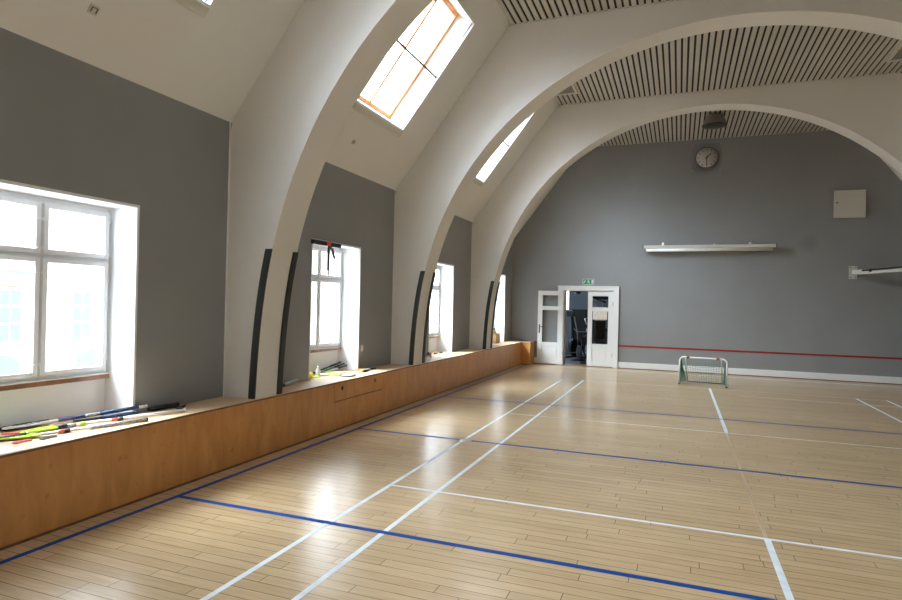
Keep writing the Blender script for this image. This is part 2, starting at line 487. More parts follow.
# edge guards on the arch legs
def leg_x(z, cx):
    P_ = arch_pts(cx, 120)
    P_ = [p for p in P_ if p[0] < 0]
    for a, b in zip(P_, P_[1:]):
        if a[1] <= z <= b[1]: return a[0]+(b[0]-a[0])*(z-a[1])/(b[1]-a[1])
    return P_[0][0]
names = {2: 'column beside the big window', 3: 'middle column', 4: 'column next to the far wall'}
for i in (2, 3, 4):
    y0, d, cx = ARCH[i], AD[i], ACX[i]
    for side in (0, 1):
        mb = MB(); N_ = 18; rows = []
        for k in range(N_+1):
            z = BT+.001+(2.19-BT)*k/N_
            e = leg_x(z, cx)
            if side == 0: q = [(e-.072, y0), (e-.072, y0-.022), (e+.004, y0-.022), (e+.004, y0)]
            else: q = [(e, y0+d-.075), (e+.022, y0+d-.075), (e+.022, y0+d), (e, y0+d)]
            rows.append([mb.bm.verts.new((a, b, z)) for a, b in q])
        mi = mb.mi(M['guard'])
        for A, B in zip(rows, rows[1:]):
            for k in range(4): mb.bm.faces.new([A[k], A[(k+1) % 4], B[(k+1) % 4], B[k]])
        mb.bm.faces.new(rows[0]); mb.bm.faces.new(rows[-1])
        mb.build('edge_guard', label='black curved guard strip on the %s edge of the %s' % (('front', 'rear')[side], names[i]), cat='edge guard', group='black guard strips on the arch columns', origin=(leg_x(.7, cx), y0 if side == 0 else y0+d-.04, BT+.001))

# ------------------------------------------------------------------ windows
def window_unit(n, y0, right=False):
    root = empty('window_%d' % n, (XR+.32, y0+WINW, .975) if right else (-4.84, y0, .975), PI if right else 0, kind='structure')
    X0 = -.035
    def pb(name, boxes, m, par, bev=.004):
        mb = MB()
        for b in boxes: mb.box(*b, m, bev=bev)
        return mb.build(name, parent=par)
    H = WZ1-.975; W = WINW; mid = .632
    pb('window_frame', [(-.08, X0+.02, 0, .035, 0, H), (-.08, X0+.02, W-.035, W, 0, H), (-.08, X0+.019, .035, W-.035, H-.055, H), (-.08, X0+.019, .035, W-.035, 0, .03),
                        (-.08, X0+.018, mid-.02, mid+.02, .03, H-.055), (-.08, X0+.018, .035, mid-.02, .99, 1.03), (-.08, X0+.018, mid+.02, W-.035, .99, 1.03)], M['frame'], root)
    for (a, b) in ((.032, mid-.012), (mid+.012, W-.032)):
        for (z0, z1) in ((.028, .995), (1.023, H-.05)):
            t = .040; x0, x1 = -.05, .022
            s = pb('sash', [(x0, x1, a, a+t, z0, z1), (x0, x1, b-t, b, z0, z1), (x0, x1-.001, a+t, b-t, z0, z0+t), (x0, x1-.001, a+t, b-t, z1-t, z1)], M['frame'], root)
            g = MB(); g.box(-.02, -.016, a+t-.005, b-t+.005, z0+t-.005, z1-t+.005, M['glass']); g.build('pane', parent=s)
            yy = a+.001 if a < .3 else b-.001
            for zz in (z0+.12*(z1-z0), z1-.15*(z1-z0)):
                hb = MB(); hb.tube([(x1+.004, yy, zz-.03), (x1+.004, yy, zz+.03)], .006, M['frame'], 8); hb.build('hinge', parent=s)
    # stay hooks across the mullion
    for zz in (.05+.3, 1.08, 1.36, .86, .10):
        pass
    for zz in (.13, .87, 1.07, 1.30):
        hb = MB(); hb.box(.02, .034, mid-.045, mid+.045, zz-.005, zz+.005, M['frame'])
        hb.box(.02, .04, mid-.008, mid+.008, zz-.012, zz+.012, M['frame']); hb.build('catch', parent=root)
    sl = MB(); sl.box(-.03, .03, 0, W, -.05, -.012, M['brown'], bev=.004)
    sl.box(-.03, .026, 0, W, -.012, 0, M['frame']); sl.build('window_sill', parent=root)
    return root
for i, a in enumerate(WIN): window_unit(i+1, a)
for i, a in enumerate(WIN_ADDED): window_unit(i+14, a, True)  # the added right-wall windows, out of view

# skylights: white inner lining, thin inner bars, deep shaft and outer timber frame
def skylight(n, y0):
    root = empty('window_%d' % n, XFL @ Vector((SS0, y0, 0)), kind='structure')
    inv = Matrix.Translation(-root.location)
    X = inv @ XFL
    L_, W = SS1-SS0, SKW
    mb = MB()
    for b in ((SS0-.035, SS0, y0-.03, y0+W+.03), (SS1, SS1+.03, y0-.03, y0+W+.03), (SS0, SS1, y0-.03, y0), (SS0, SS1, y0+W, y0+W+.03)):
        mb.box(b[0], b[1], b[2], b[3], -.02, .01, M['trim'], xf=X)
    mb.build('window_frame', parent=root)
    mb = MB(); mb.box(SS0-.12, SS0-.02, y0+W*.0, y0+W, -.045, -.0, M['boxcream'], xf=X, bev=.006); mb.build('blind_box', parent=root)
    mb = MB()
    mb.box(SS0+.885, SS0+.912, y0, y0+W, .0, .02, M['dsteel'], xf=X)
    mb.box(SS0, SS1, y0+W-.035, y0+W-.025, .0, .015, M['dsteel'], xf=X)
    mb.build('glazing_bar', parent=root)
    mb = MB()
    for b in ((SS0, SS1, y0, y0+.06, .28, .36), (SS0, SS1, y0+W-.05, y0+W, .28, .36), (SS0, SS0+.06, y0+.06, y0+W-.05, .28, .36), (SS1-.07, SS1, y0+.06, y0+W-.05, .28, .36),
              (SS0+.06, SS1-.07, y0+W*.52-.022, y0+W*.52+.022, .28, .35)):
        mb.box(*b, M['orange'], xf=X, bev=.004)
    mb.box(SS1-.16, SS1-.12, y0+.06, y0+W*.52, .27, .30, M['brown'], xf=X)
    o = mb.build('timber_sash', parent=root)
    g = MB(); g.box(SS0+.05, SS1-.06, y0+.05, y0+W-.04, .315, .319, M['glass'], xf=X); g.build('pane', parent=o)
for i, a in enumerate(SKY): skylight(i+7, a)

# ------------------------------------------------------------------ bench
bench = empty('window_bench', (XF, 4.9, 0), label='long low plywood box bench under the windows', cat='bench')
def bpart(name, mb, label=None): return mb.build(name, parent=None, label=label)
def child(o, p):
    o.parent = p; o.matrix_parent_inverse = Matrix.Translation(-Vector(p.location)) if p.type == 'EMPTY' and p.parent is None else Matrix.Identity(4)
    return o
mb = MB(); T = .022
ys = [YF+.02]
for a in WIN: ys += [a, a+WINW]
ys.append(YB)
mb.box(XL+.0005, XF+.012, YF+.02, 16.38, BT-T, BT, M['plytop'])
for a in WIN: mb.box(REV+.002, XL+.0005, a+.002, a+WINW-.002, BT-T, BT, M['plytop'])
mb.box(XL+.0005, XF+.26, 16.38, YB-.002, BT-T, BT, M['plytop'])
mb.box(XF+.008, XF+.0125, YF+.02, 16.38, BT-T+.001, BT-.004, M['brown'])
top = child(mb.build('bench_top'), bench)
seams = [-6.9, -4.1, -2.8, -1.55, -.3, .95, 2.2, 3.44, 4.68, 5.94, 8.36, 9.6, 10.85, 12.1, 13.35, 14.6, 15.85, 16.40]
HX = BT-T-.001
for a, b in zip(seams, seams[1:]):
    if abs(a-5.94) < .01:
        mb = MB()
        mb.box(XF-.018, XF, a+.001, 6.66, .0, HX, M['ply']); mb.box(XF-.018, XF, 6.66, 7.985, .0, .362, M['ply']); mb.box(XF-.018, XF, 7.985, b-.001, 0, HX, M['ply'])
        mb.box(XF-.03, XF-.018, 6.5, 8.1, .1, HX, M['dark'])
        child(mb.build('front_panel'), bench)
        # drop-front flap with two round finger holes
        mb = MB()
        y0, y1, z0, z1 = 6.665, 7.98, .374, HX
        hs = [(6.86, .525), (7.77, .525)]; hr = .027
        # build plate with holes: strips around square cells containing circular holes
        def plate_cell(ya, yb, za, zb, c):
            n = 24; c0 = []; o0 = []
            for k in range(n):
                t = 2*PI*k/n; dy, dz = math.cos(t), math.sin(t)
                c0.append((c[0]+hr*dy, c[1]+hr*dz*1.15))
                s_ = min(((yb-c[0]) if dy > 0 else (ya-c[0]))/dy if abs(dy) > 1e-6 else 9, ((zb-c[1]) if dz > 0 else (za-c[1]))/dz if abs(dz) > 1e-6 else 9)
                o0.append((c[0]+s_*dy, c[1]+s_*dz))
            for k in range(n):
                j = (k+1) % n
                mb.face([(XF+.002, *c0[k]), (XF+.002, *c0[j]), (XF+.002, *o0[j]), (XF+.002, *o0[k])], M['ply'])
                mb.face([(XF+.002, *c0[k]), (XF+.002, *c0[j]), (XF-.016, *c0[j]), (XF-.016, *c0[k])], M['brown'])
        r_ = .05
        for c in hs: plate_cell(c[0]-r_, c[0]+r_, c[1]-r_, c[1]+r_, c)
        def q(ya, yb, za, zb): mb.box(XF-.016, XF+.002, ya, yb, za, zb, M['ply'])
        q(y0, y1, z0, hs[0][1]-r_); q(y0, y1, hs[0][1]+r_, z1)
        q(y0, hs[0][0]-r_, hs[0][1]-r_, hs[0][1]+r_); q(hs[0][0]+r_, hs[1][0]-r_, hs[0][1]-r_, hs[0][1]+r_); q(hs[1][0]+r_, y1, hs[0][1]-r_, hs[0][1]+r_)
        child(mb.build('flap_door', recalc=True), bench)
        continue
    mb = MB(); mb.box(XF-.018, XF, a+.001, b-.001, 0, HX, M['ply']); child(mb.build('front_panel'), bench)
mb = MB(); mb.box(XF, XF+.24, 16.40, 16.42, 0, HX, M['ply']); mb.box(XF+.24, XF+.26, 16.40, YB-.002, 0, HX, M['ply'])
child(mb.build('end_panel'), bench)
mb = MB(); mb.box(XF+.0005, XF+.012, YF+.02, 16.39, 0, .016, M['brown']); mb.box(XF+.012, XF+.26, 16.388, 16.3995, 0, .016, M['brown'])
child(mb.build('floor_strip'), bench)

# ------------------------------------------------------------------ door frame, doors
mb = MB()
fw = .125
for (x0, x1, z0, z1) in ((DX0-fw-.04, DX0, 0, DZ+fw), (DX1, DX1+fw, 0, DZ+fw), (DX0, DX1, DZ, DZ+fw)):
    mb.box(x0, x1, YB-.03, YB, z0, z1, M['trim'], bev=.005)
mb.box(DX0-fw-.05, DX1+fw+.01, YB-.045, YB-.02, DZ+fw-.035, DZ+fw+.002, M['trim'], bev=.005)
mb.box(DX1+fw-.03, DX1+fw+.01, YB-.045, YB-.02, 0, DZ+fw-.035, M['trim'], bev=.005)
for (x0, x1) in ((DX0, DX0+.02), (DX1-.02, DX1)): mb.box(x0, x1, YB-.01, YB+.3, 0, DZ, M['trim'])
mb.box(DX0, DX1, YB-.01, YB+.3, DZ-.02, DZ, M['trim'])
mb.box(DX0, DX1, YB-.04, YB+.3, .0, .012, M['brown'])
mb.build('trim_1', kind='structure')

def leaf(n, hinge, ang, sgn, handle):
    """hinge point; the leaf spans local +x*sgn, thickness in y"""
    W, H = (.71 if handle else .675), 2.055
    root = empty('door_%d' % n, hinge, ang, kind='structure')
    z0 = .02
    def X(a, b): return (a, b) if sgn > 0 else (-b, -a)
    st = .125
    mb = MB()
    def bx(a, b, za, zb, ya=0, yb=.042, m=M['trim'], bev=.004):
        p, q = X(a, b); mb.box(p, q, ya, yb, z0+za, z0+zb, m, bev=bev)
    bx(0, st, 0, H); bx(W-st, W, 0, H)
    bx(st, W-st, 0, .10, .001, .041); bx(st, W-st, .52, .61, .001, .041); bx(st, W-st, 1.51, 1.62, .001, .041); bx(st, W-st, H-.125, H, .001, .041)
    mb.build('door_frame', parent=root)
    mb = MB(); bx(st, W-st, .10, .52, .014, .028); bx(st+.04, W-st-.04, .14, .48, .006, .036, bev=.008); mb.build('door_panel', parent=root)
    for (a, b) in ((.61, 1.51), (1.62, H-.125)):
        mb = MB(); bx(st-.003, W-st+.003, a-.003, b+.003, .019, .023, M['glass'], bev=0); mb.build('pane', parent=root)
    for zz in (.32, 1.72):
        mb = MB(); mb.tube([(0, -.008, z0+zz-.055), (0, -.008, z0+zz+.055)], .011, M['steel'], 10); mb.build('hinge', parent=root)
    if handle:
        hx = (W-.055)*sgn
        mb = MB(); mb.box(hx-.018, hx+.018, -.008, 0, z0+.86, z0+1.10, M['dsteel'], bev=.003)
        pl = mb.build('handle_plate', parent=root)
        mb = MB(); mb.tube([(hx, -.006, z0+1.04), (hx, -.05, z0+1.04), (hx-.03*sgn, -.055, z0+1.04), (hx-.12*sgn, -.055, z0+1.035)], .009, M['dsteel'], 10); mb.build('door_handle', parent=pl)
    return root
leaf(1, (DX0-.0, YB-.092, 0), math.radians(2.0), -1, True)       # folded back against the wall
r2 = leaf(2, (DX1-.022, YB+.0, 0), math.radians(0.), -1, False)
mb = MB(); mb.box(-.53, -.15, -.004, .017, 1.30, 1.528, M['paper']); 
mb.build('paper_notice', label='cream paper notice taped inside the glass of the closed door leaf', cat='notice', origin=None).location = (DX1-.022, YB+.0, 0)

# ------------------------------------------------------------------ exit sign
es = empty('exit_sign', (-2.355, YB, 2.265), label='small green emergency exit sign above the white doorway', cat='sign')
mb = MB(); mb.box(-.155, .155, -.018, 0, 0, .155, M['trim'], bev=.003); mb.build('backing', parent=es)
mb = MB(); mb.box(-.142, .142, -.0195, -.017, .012, .143, M['exitgreen']); mb.build('sign_face', parent=es)
mb = MB(); W_ = M['white']
def pxz(pts, y=-.0205): mb.face([(x, y, z) for x, z in pts], W_)
pxz([(.085, .03), (.13, .03), (.13, .125), (.085, .125)])                                     # doorway
mb.build('doorway_symbol', parent=es, recalc=False); mb = MB()
pxz([(-.13, .065), (-.11, .05), (-.075, .10), (-.085, .11)]); pxz([(-.13, .04), (-.10, .04), (-.13, .075)]); pxz([(-.13, .09), (-.07, .118), (-.07, .09)])   # slanting arrow
mb.build('arrow_symbol', parent=es, recalc=False); mb = MB()
k = 14
pxz([(.0+.013*math.cos(2*PI*i/k), .118+.013*math.sin(2*PI*i/k)) for i in range(k)])           # runner
pxz([(-.012, .102), (.014, .105), (.018, .07), (-.004, .066)]); pxz([(-.004, .07), (.014, .072), (-.012, .03), (-.026, .034)])
pxz([(.004, .07), (.018, .075), (.038, .055), (.03, .046)]); pxz([(.03, .055), (.04, .055), (.038, .028), (.028, .03)])
pxz([(-.012, .10), (-.012, .09), (-.04, .078), (-.04, .09)]); pxz([(.012, .102), (.012, .09), (.042, .088), (.042, .098)])
mb.build('runner_symbol', parent=es, recalc=False)

# ------------------------------------------------------------------ clock
ck = empty('wall_clock', (.60, YB, 5.585), label='round white clock behind a clear square cover high on the far wall', cat='clock')
RY = Matrix.Rotation(PI/2, 4, 'X')
mb = MB(); mb.lathe([(0, 0), (.27, 0), (.27, .05), (.262, .055), (.25, .05)], M['dsteel'], 48, xf=RY); mb.build('clock_case', parent=ck)
mb = MB(); mb.lathe([(0, .048), (.255, .048), (.255, .052), (0, .052)], M['clockface'], 48, xf=RY); mb.build('clock_face', parent=ck)
for h in range(12):
    a = h*PI/6; xf = Matrix.Rotation(a, 4, 'Y')
    mb = MB(); mb.box(-.008, .008, -.056, -.0525, .185, .232, M['black'], xf=xf); mb.build('hour_mark', parent=ck)
mb = MB(); mb.box(-.011, .011, -.060, -.057, -.04, .14, M['black'], xf=Matrix.Rotation(math.radians(45), 4, 'Y')); mb.build('hour_hand', parent=ck)
mb = MB(); mb.box(-.008, .008, -.064, -.061, -.05, .21, M['black'], xf=Matrix.Rotation(math.radians(180), 4, 'Y')); mb.build('minute_hand', parent=ck)
mb = MB(); mb.box(-.35, .34, -.105, -.10, -.35, .35, M['plexi']); cv = mb.build('clear_cover', parent=ck)
for sx in (-.33, .32):
    for sz in (-.33, .33):
        mb = MB(); mb.tube([(sx, 0, sz), (sx, -.108, sz)], .01, M['steel'], 8); mb.build('spacer', parent=cv)

# ------------------------------------------------------------------ long screen case
sc_ = empty('projection_screen', (.655, YB, 3.24), label='long cream rolled-up screen case on the far wall between door and cabinet', cat='projection screen')
mb = MB(); mb.box(-1.575, 1.575, -.17, -.09, -.005, .075, M['boxcream'], bev=.012); mb.build('case', parent=sc_)
mb = MB(); mb.tube([(-1.50, -.135, -.05), (1.50, -.135, -.05)], .042, M['trim'], 16); mb.build('roller', parent=sc_)
for sx in (-1.575, 1.575):
    mb = MB(); mb.box(sx-.012, sx+.012, -.175, -.085, -.01, .085, M['dsteel'], bev=.004); mb.build('end_cap', parent=sc_)
for sx in (-1.05, 1.03):
    mb = MB(); mb.box(sx-.015, sx+.015, -.10, -.001, .02, .05, M['steel']); mb.lathe([(0, 0), (.07, 0), (.07, .012), (0, .012)], M['steel'], 20, c=(sx, -.03*0-.0, 0), xf=Matrix.Translation((0, 0, .11)) @ RY)
    mb.tube([(sx, -.02, .12), (sx+.02, -.05, .11), (sx, -.11, .09), (sx-.01, -.13, .07)], .012, M['steel'], 8)
    mb.build('hook_bracket', parent=sc_)
mb = MB(); mb.box(.13, .19, -.14, -.10, .074, .10, M['boxcream'], bev=.003); mb.build('centre_clip', parent=sc_)

# ------------------------------------------------------------------ small wall cabinet
cb = empty('wall_cabinet', (3.79, YB, 3.94), label='square cream metal wall cabinet high on the far wall', cat='cabinet')
mb = MB(); mb.box(-.325, .325, -.05, 0, 0, .66, M['boxcream'], bev=.003); mb.build('body', parent=cb)
mb = MB(); mb.box(-.31, .31, -.062, -.0505, .015, .645, M['boxcream'], bev=.003); dr = mb.build('door', parent=cb)
mb = MB(); mb.lathe([(0, 0), (.018, 0), (.018, .016), (0, .016)], M['black'], 16, c=(0, 0, 0), xf=Matrix.Translation((-.27, -.062, .36)) @ RY); mb.build('lock', parent=dr)

# ------------------------------------------------------------------ swinging wall arm
am = empty('wall_bracket_arm', (3.89, YB, 2.62), label='white square-tube arm sticking out from a bolted plate on the far wall', cat='wall arm')
mb = MB(); mb.box(-.085, .085, -.012, 0, -.155, .155, M['boxcream'], bev=.002); pl = mb.build('wall_plate', parent=am)
for sx in (-.055, .055):
    for sz in (-.12, .12):
        mb = MB(); mb.lathe([(0, 0), (.014, 0), (.014, .01), (0, .01)], M['dsteel'], 6, xf=Matrix.Translation((sx, -.012, sz)) @ RY); mb.build('bolt', parent=pl)
d = Vector((.57, -1.35, -.005)).normalized(); ang = math.atan2(d.y, d.x)
R_ = Matrix.Rotation(ang, 4, 'Z')
mb = MB(); mb.box(.0, 2.3, -.04, .04, -.055, .055, M['boxcream'], xf=Matrix.Translation((0, -.045, 0)) @ R_, bev=.006); mb.build('arm', parent=am)
mb = MB(); mb.lathe([(0, -.02), (.035, -.018), (.045, 0), (.035, .018), (0, .02)], M['black'], 16, xf=Matrix.Translation((0, -.045, 0)) @ R_ @ Matrix.Translation((.62, .055*-1, .02)) @ RY)
mb.build('clamp_knob', parent=am)
mb = MB(); mb.tube([Matrix.Translation((0, -.045, 0)) @ R_ @ Vector(v) for v in ((.36, -.05, .03), (.62, -.055, .03), (1.2, -.05, .035), (2.2, -.05, .05))], .02, M['black'], 8); mb.build('cable', parent=am)

# ------------------------------------------------------------------ lamps and panels on the ceiling
lp = empty('pendant_lamp', (.67, 14.75, ZC), label='bell-shaped industrial lamp hanging from the slatted ceiling near the clock', cat='lamp')
mb = MB(); mb.tube([(0, 0, -.002), (0, 0, -.05)], .03, M['dsteel'], 12); mb.build('stem', parent=lp)
mb = MB(); mb.lathe([(.02, -.04), (.17, -.04), (.19, -.06), (.20, -.14), (.225, -.16), (.26, -.25), (.265, -.262), (.25, -.262), (.21, -.17), (.02, -.12)], mat('aged_enamel_shade', (.30, .26, .20), .4, metal=.3), 40)
mb.build('lamp_shade', parent=lp)
mb = MB(); mb.lathe([(0, -.256), (.258, -.256), (.266, -.262), (.266, -.275), (.25, -.28), (0, -.285)], M['black'], 40); mb.build('lens', parent=lp)

def vent(x0, x1, y0, y1, label, yel=False):
    r = empty('ceiling_panel_light', ((x0+x1)/2, (y0+y1)/2, ZC), label=label, cat='ceiling light', group='square grey ceiling panel lights')
    hx, hy = (x1-x0)/2, (y1-y0)/2
    mb = MB()
    for b in ((-hx, hx, -hy, -hy+.045), (-hx, hx, hy-.045, hy), (-hx, -hx+.045, -hy+.045, hy-.045), (hx-.045, hx, -hy+.045, hy-.045)):
        mb.box(*b, -.05, -.001, M['boxcream'])
    mb.build('frame', parent=r)
    mb = MB(); mb.box(-hx+.045, hx-.045, -hy+.045, hy-.045, -.028, -.018, M['ventgrey']); mb.build('diffuser', parent=r)
    if yel:
        mb = MB(); mb.lathe([(0, -.056), (.03, -.056), (.03, -.0505), (0, -.0505)], M['amber'], 16, c=(-hx+.03, -hy+.35, 0)); mb.build('indicator', parent=r)
vent(-2.56, -2.03, 11.5, 12.42, 'grey ceiling panel light above the smaller skylight, partly behind the arch')
vent(3.28, 3.80, 11.5, 12.40, 'grey ceiling panel light with a yellow dot on its pale frame', True)

# sockets and little fittings
def slope_plate(s, y, w, h, label):
    xf = XFL @ Matrix.Translation((s, y, 0))
    loc = xf @ Vector((0, 0, 0))
    r = empty('slope_socket', loc, label=label, cat='socket')
    X = Matrix.Translation(-loc) @ xf
    mb = MB(); mb.box(-h/2, h/2, -w/2, w/2, -.012, -.001, M['boxcream'], xf=X, bev=.003); mb.build('plate', parent=r)
    mb = MB()
    for b in ((-.02, .02, -.025, -.018), (-.02, .02, .018, .025), (.018, .024, -.025, .025)): mb.box(b[0], b[1], b[2], b[3], -.016, -.0125, M['dsteel'], xf=X)
    mb.build('socket_insert', parent=r)
slope_plate(.41, 3.33, .075, .075, 'small square socket plate on the cream slope above the big grey wall')
slope_plate(.41, 7.29, .06, .06, 'tiny socket plate on the slope below the large skylight')
sk = empty('light_switch', (XL, 8.12, .90), label='white rocker switch plate on the grey wall past the second window', cat='switch')
mb = MB(); mb.box(0, .01, -.028, .028, 0, .10, M['boxcream'], bev=.003); mb.build('plate', parent=sk)
mb = MB(); mb.box(.0102, .014, -.016, .016, .03, .07, M['trim'], bev=.002); mb.build('rocker', parent=sk)

# ------------------------------------------------------------------ black bar with straps above second window
hb = empty('strap_rail', (XL, 7.03, 2.435), label='black rail with a red clip and hanging straps above the second window', cat='strap rail')
mb = MB(); mb.box(.007, .05, -.34, .34, -.03, .03, M['black'], bev=.004); mb.build('rail', parent=hb)
mb = MB(); mb.box(.052, .075, -.035, .035, -.032, .032, M['redp'], bev=.006); cl = mb.build('clip', parent=hb)
mb = MB(); mb.box(.056, .066, -.025, .025, -.36, -.03, M['black']); mb.box(.052, .07, -.018, .018, -.42, -.365, M['trim'], bev=.003); mb.build('strap', parent=hb)
mb = MB(); mb.tube([(.062, .02, -.03), (.075, .07, -.08), (.07, .11, -.14), (.07, .15, -.19)], .019, M['dsteel'], 8); mb.build('lanyard', parent=hb)

# ------------------------------------------------------------------ floorball goal
gl = empty('floorball_goal', (.51, 14.10, 0), math.radians(-9), label='small white-framed floorball goal with green net before the far wall', cat='goal')
W2, Hh, Dp = .475, .60, .42
def arc(cx, cz, r, a0, a1, n=6): return [(cx+r*math.cos(a0+(a1-a0)*i/n), cz+r*math.sin(a0+(a1-a0)*i/n)) for i in range(n+1)]
mb = MB()
pts = [(-W2, .02)] + arc(-W2+.09, Hh-.09, .09, PI, PI/2) + arc(W2-.09, Hh-.09, .09, PI/2, 0) + [(W2, .02)]
mb.tube([(x, 0, z) for x, z in pts], .0175, M['goalwhite'], 12); fr = mb.build('front_frame', parent=gl)
for sx in (-W2, W2):
    mb = MB(); mb.tube([(sx, 0, 0), (sx, 0, .03)], .024, M['black'], 12); mb.build('foot_cap', parent=fr)
for sx in (-W2, W2):
    mb = MB(); mb.tube([(sx, .0, .035), (sx*.93, Dp*.6, .03), (sx*.80, Dp, .03)], .012, M['goalwhite'], 10); mb.build('ground_bar', parent=gl)
for sx in (-1, 1):
    mb = MB(); mb.tube([(sx*.36, .03, Hh-.03), (sx*.36, .12, .45), (sx*.36, Dp-.03, .03)], .012, M['goalwhite'], 10); mb.build('rear_support', parent=gl)
mb = MB(); mb.tube([(-.38, Dp, .03), (.38, Dp, .03)], .013, M['dsteel'], 10); mb.build('rear_ground_bar', parent=gl)
for sx in (-1, 1):
    mb = MB(); mb.box(sx*.30-.03, sx*.30+.03, -.026, .026, Hh-.026, Hh+.023, M['brown']); mb.build('tape_wrap', parent=gl)
# net strands
mb = MB(); nr = .0026
def sag(u, v):   # u across -1..1, v from top(0) to floor(1)
    x = u*(.44-.06*v); y = .02+Dp*(v**1.4)-.03; z = (Hh-.03)*(1-v)+.03*v-(.05*math.sin(PI*v)*(1-abs(u))+ .05*(1-u*u)*(1-v))
    return (x, y, z)
for i in range(17):
    u = -1+2*i/16; mb.tube([sag(u, v/10) for v in range(11)], nr, M['netgreen'], 4, caps=False)
for j in range(1, 11):
    v = j/10; mb.tube([sag(-1+2*i/12, v) for i in range(13)], nr, M['netgreen'], 4, caps=False)
bn = mb.build('rear_net', parent=gl)
for sx in (-1, 1):
    mb = MB()
    def side(a, v): 
        p = sag(sx, v); return (sx*(W2-.01)*(1-a)+p[0]*a, a*p[1], p[2]*.985)
    for v in range(0, 11): mb.tube([side(a/6, v/10) for a in range(7)], nr*1.8, M['netgreen'], 4, caps=False)
    for a in range(0, 7): mb.tube([side(a/6, v/10) for v in range(11)], nr*1.8, M['netgreen'], 4, caps=False)
    for a in range(1, 7): mb.tube([side(max(0, a/6-.08), v/10) for v in range(11)], nr*1.8, M['netgreen'], 4, caps=False)
    mb.build('side_net', parent=gl)

# floor socket cover at net line
mb = MB(); mb.lathe([(0, .0012), (.075, .0012), (.075, .004), (.068, .006), (0, .006)], M['steel'], 28, c=(-2.40, 6.95, 0)); mb.build('floor_socket_cover', label='round metal socket cover where blue and white floor lines cross', cat='socket cover', origin=(-2.40, 6.95, 0))

# ------------------------------------------------------------------ floorball sticks on the bench
def stick(p_grip, p_blade, segs, blade_mat, label, r=.0125, blade=True, flip=1, zg=0., zb=0., cap='black', group='floorball sticks on the bench in the first recess', lift=0.):
    """segs: list of (t0, t1, radius, material)"""
    a = Vector((p_grip[0], p_grip[1], BT+r+.003+zg+lift)); b = Vector((p_blade[0], p_blade[1], BT+r+.003+zb+lift))
    root = empty('floorball_stick', a, label=label, cat='floorball stick', group=group)
    d = b-a
    mb = MB(); mb.tube([(0, 0, 0), d], r*.85, segs[-1][3], 12); sh = mb.build('shaft', parent=root)
    for i, (t0, t1, rr, m) in enumerate(segs):
        mb = MB(); mb.tube([d*t0, d*t1], rr, m, 12); mb.build('grip' if i == 0 else 'shaft_band', parent=root if i == 0 else sh)
    mb = MB(); mb.tube([-d.normalized()*.012, d.normalized()*.004], r*1.15, M[cap], 12); mb.build('end_cap', parent=root)
    if blade:
        u = d.normalized(); side = Vector((-u.y, u.x, 0)).normalized()*flip
        mb = MB()
        # caged blade lying flat: rim plus bars
        L_, Wd = .24, .085; n = 14
        top = []; bot = []
        for i in range(n+1):
            t = i/n
            cv = side*(.05*t*t)
            c = d+u*(t*L_)+cv
            wd = Wd*(.55+.45*math.sin(PI*min(1, t*1.1+.12)))*.5
            c.z = d.z+.002
            top.append(c+side*wd); bot.append(c-side*wd)
        mb.tube(top, .007, blade_mat, 8); mb.tube(bot, .007, blade_mat, 8)
        mb.tube([top[-1], (top[-1]+bot[-1])/2+u*.012, bot[-1]], .007, blade_mat, 8)
        for i in range(1, n, 2): mb.tube([top[i], bot[i+1]], .005, blade_mat, 6); 
        for i in range(0, n): mb.tube([top[i], bot[i]], .0045, blade_mat, 6)
        mb.face([p-Vector((0, 0, .001)) for p in top+bot[::-1]], blade_mat)
        mb.build('blade', parent=root, recalc=True)
    return root
S = M
stick((-4.19, 4.26), (-4.49, 3.28), [(0, .50, .0155, S['wshaft']), (.52, .56, .0165, S['dsteel']), (.56, .61, .0135, S['redp']), (.80, .84, .0165, S['lime']), (.87, .93, .016, S['silver']), (.93, 1.0, .018, S['black']), (0, .01, .013, S['wshaft'])], S['lime'], 'white floorball stick with lime green blade reaching furthest past the recess', r=.0155, flip=1, cap='wshaft')
stick((-4.15, 3.81), (-4.37, 3.06), [(0, .55, .0145, S['silver']), (.74, .79, .015, S['black']), (.79, .84, .0145, S['redp']), (0, .01, .012, S['wshaft'])], S['lime'], 'white stick with dark ribbed grip end closest to the bench edge', r=.0135, flip=-1)
stick((-4.462, 4.09), (-4.715, 3.30), [(0, .08, .013, S['silver']), (.08, .46, .0175, S['blue']), (.46, .60, .0155, S['silver']), (.60, .84, .0155, S['purple']), (0, .01, .013, S['wshaft'])], S['wblade'], 'stick with blue camouflage grip, purple band and white blade, propped across the others', r=.0145, flip=1, zg=.044, zb=.006, cap='silver')
stick((-4.465, 3.98), (-4.60, 3.50), [(0, .55, .0165, S['blue']), (0, .01, .012, S['black'])], S['black'], 'short stick with thick dark blue grip under the camouflage stick', r=.0145, blade=False, cap='blue')
stick((-4.765, 3.40), (-4.795, 2.75), [(0, .5, .018, S['black']), (0, .01, .013, S['black'])], S['wblade'], 'plain black stick lying along the recess wall below the big window', r=.015, flip=1)
stick((-4.44, 3.02), (-4.55, 2.35), [(0, .55, .016, S['black']), (0, .01, .013, S['black'])], S['wblade'], 'black stick at the edge of the picture beside the loose red blade', r=.0145, blade=False, flip=1, cap='silver')
stick((-4.435, 4.42), (-4.470, 4.13), [(0, .9, .024, S['black']), (0, .01, .013, S['black'])], S['black'], 'short thick black rolled stick bag end by the grey wall', r=.022, blade=False)
# strap loop
mb = MB(); mb.tube([(-4.36+.05*math.cos(t*PI/8), 4.38+.05*math.sin(t*PI/8), BT+.009+.012*(1+math.sin(t*PI/4))) for t in range(17)], .006, M['black'], 8); mb.build('carry_strap', label='thin black strap loop lying beside the thick black bag end', cat='strap', origin=(-4.36, 4.38, BT))
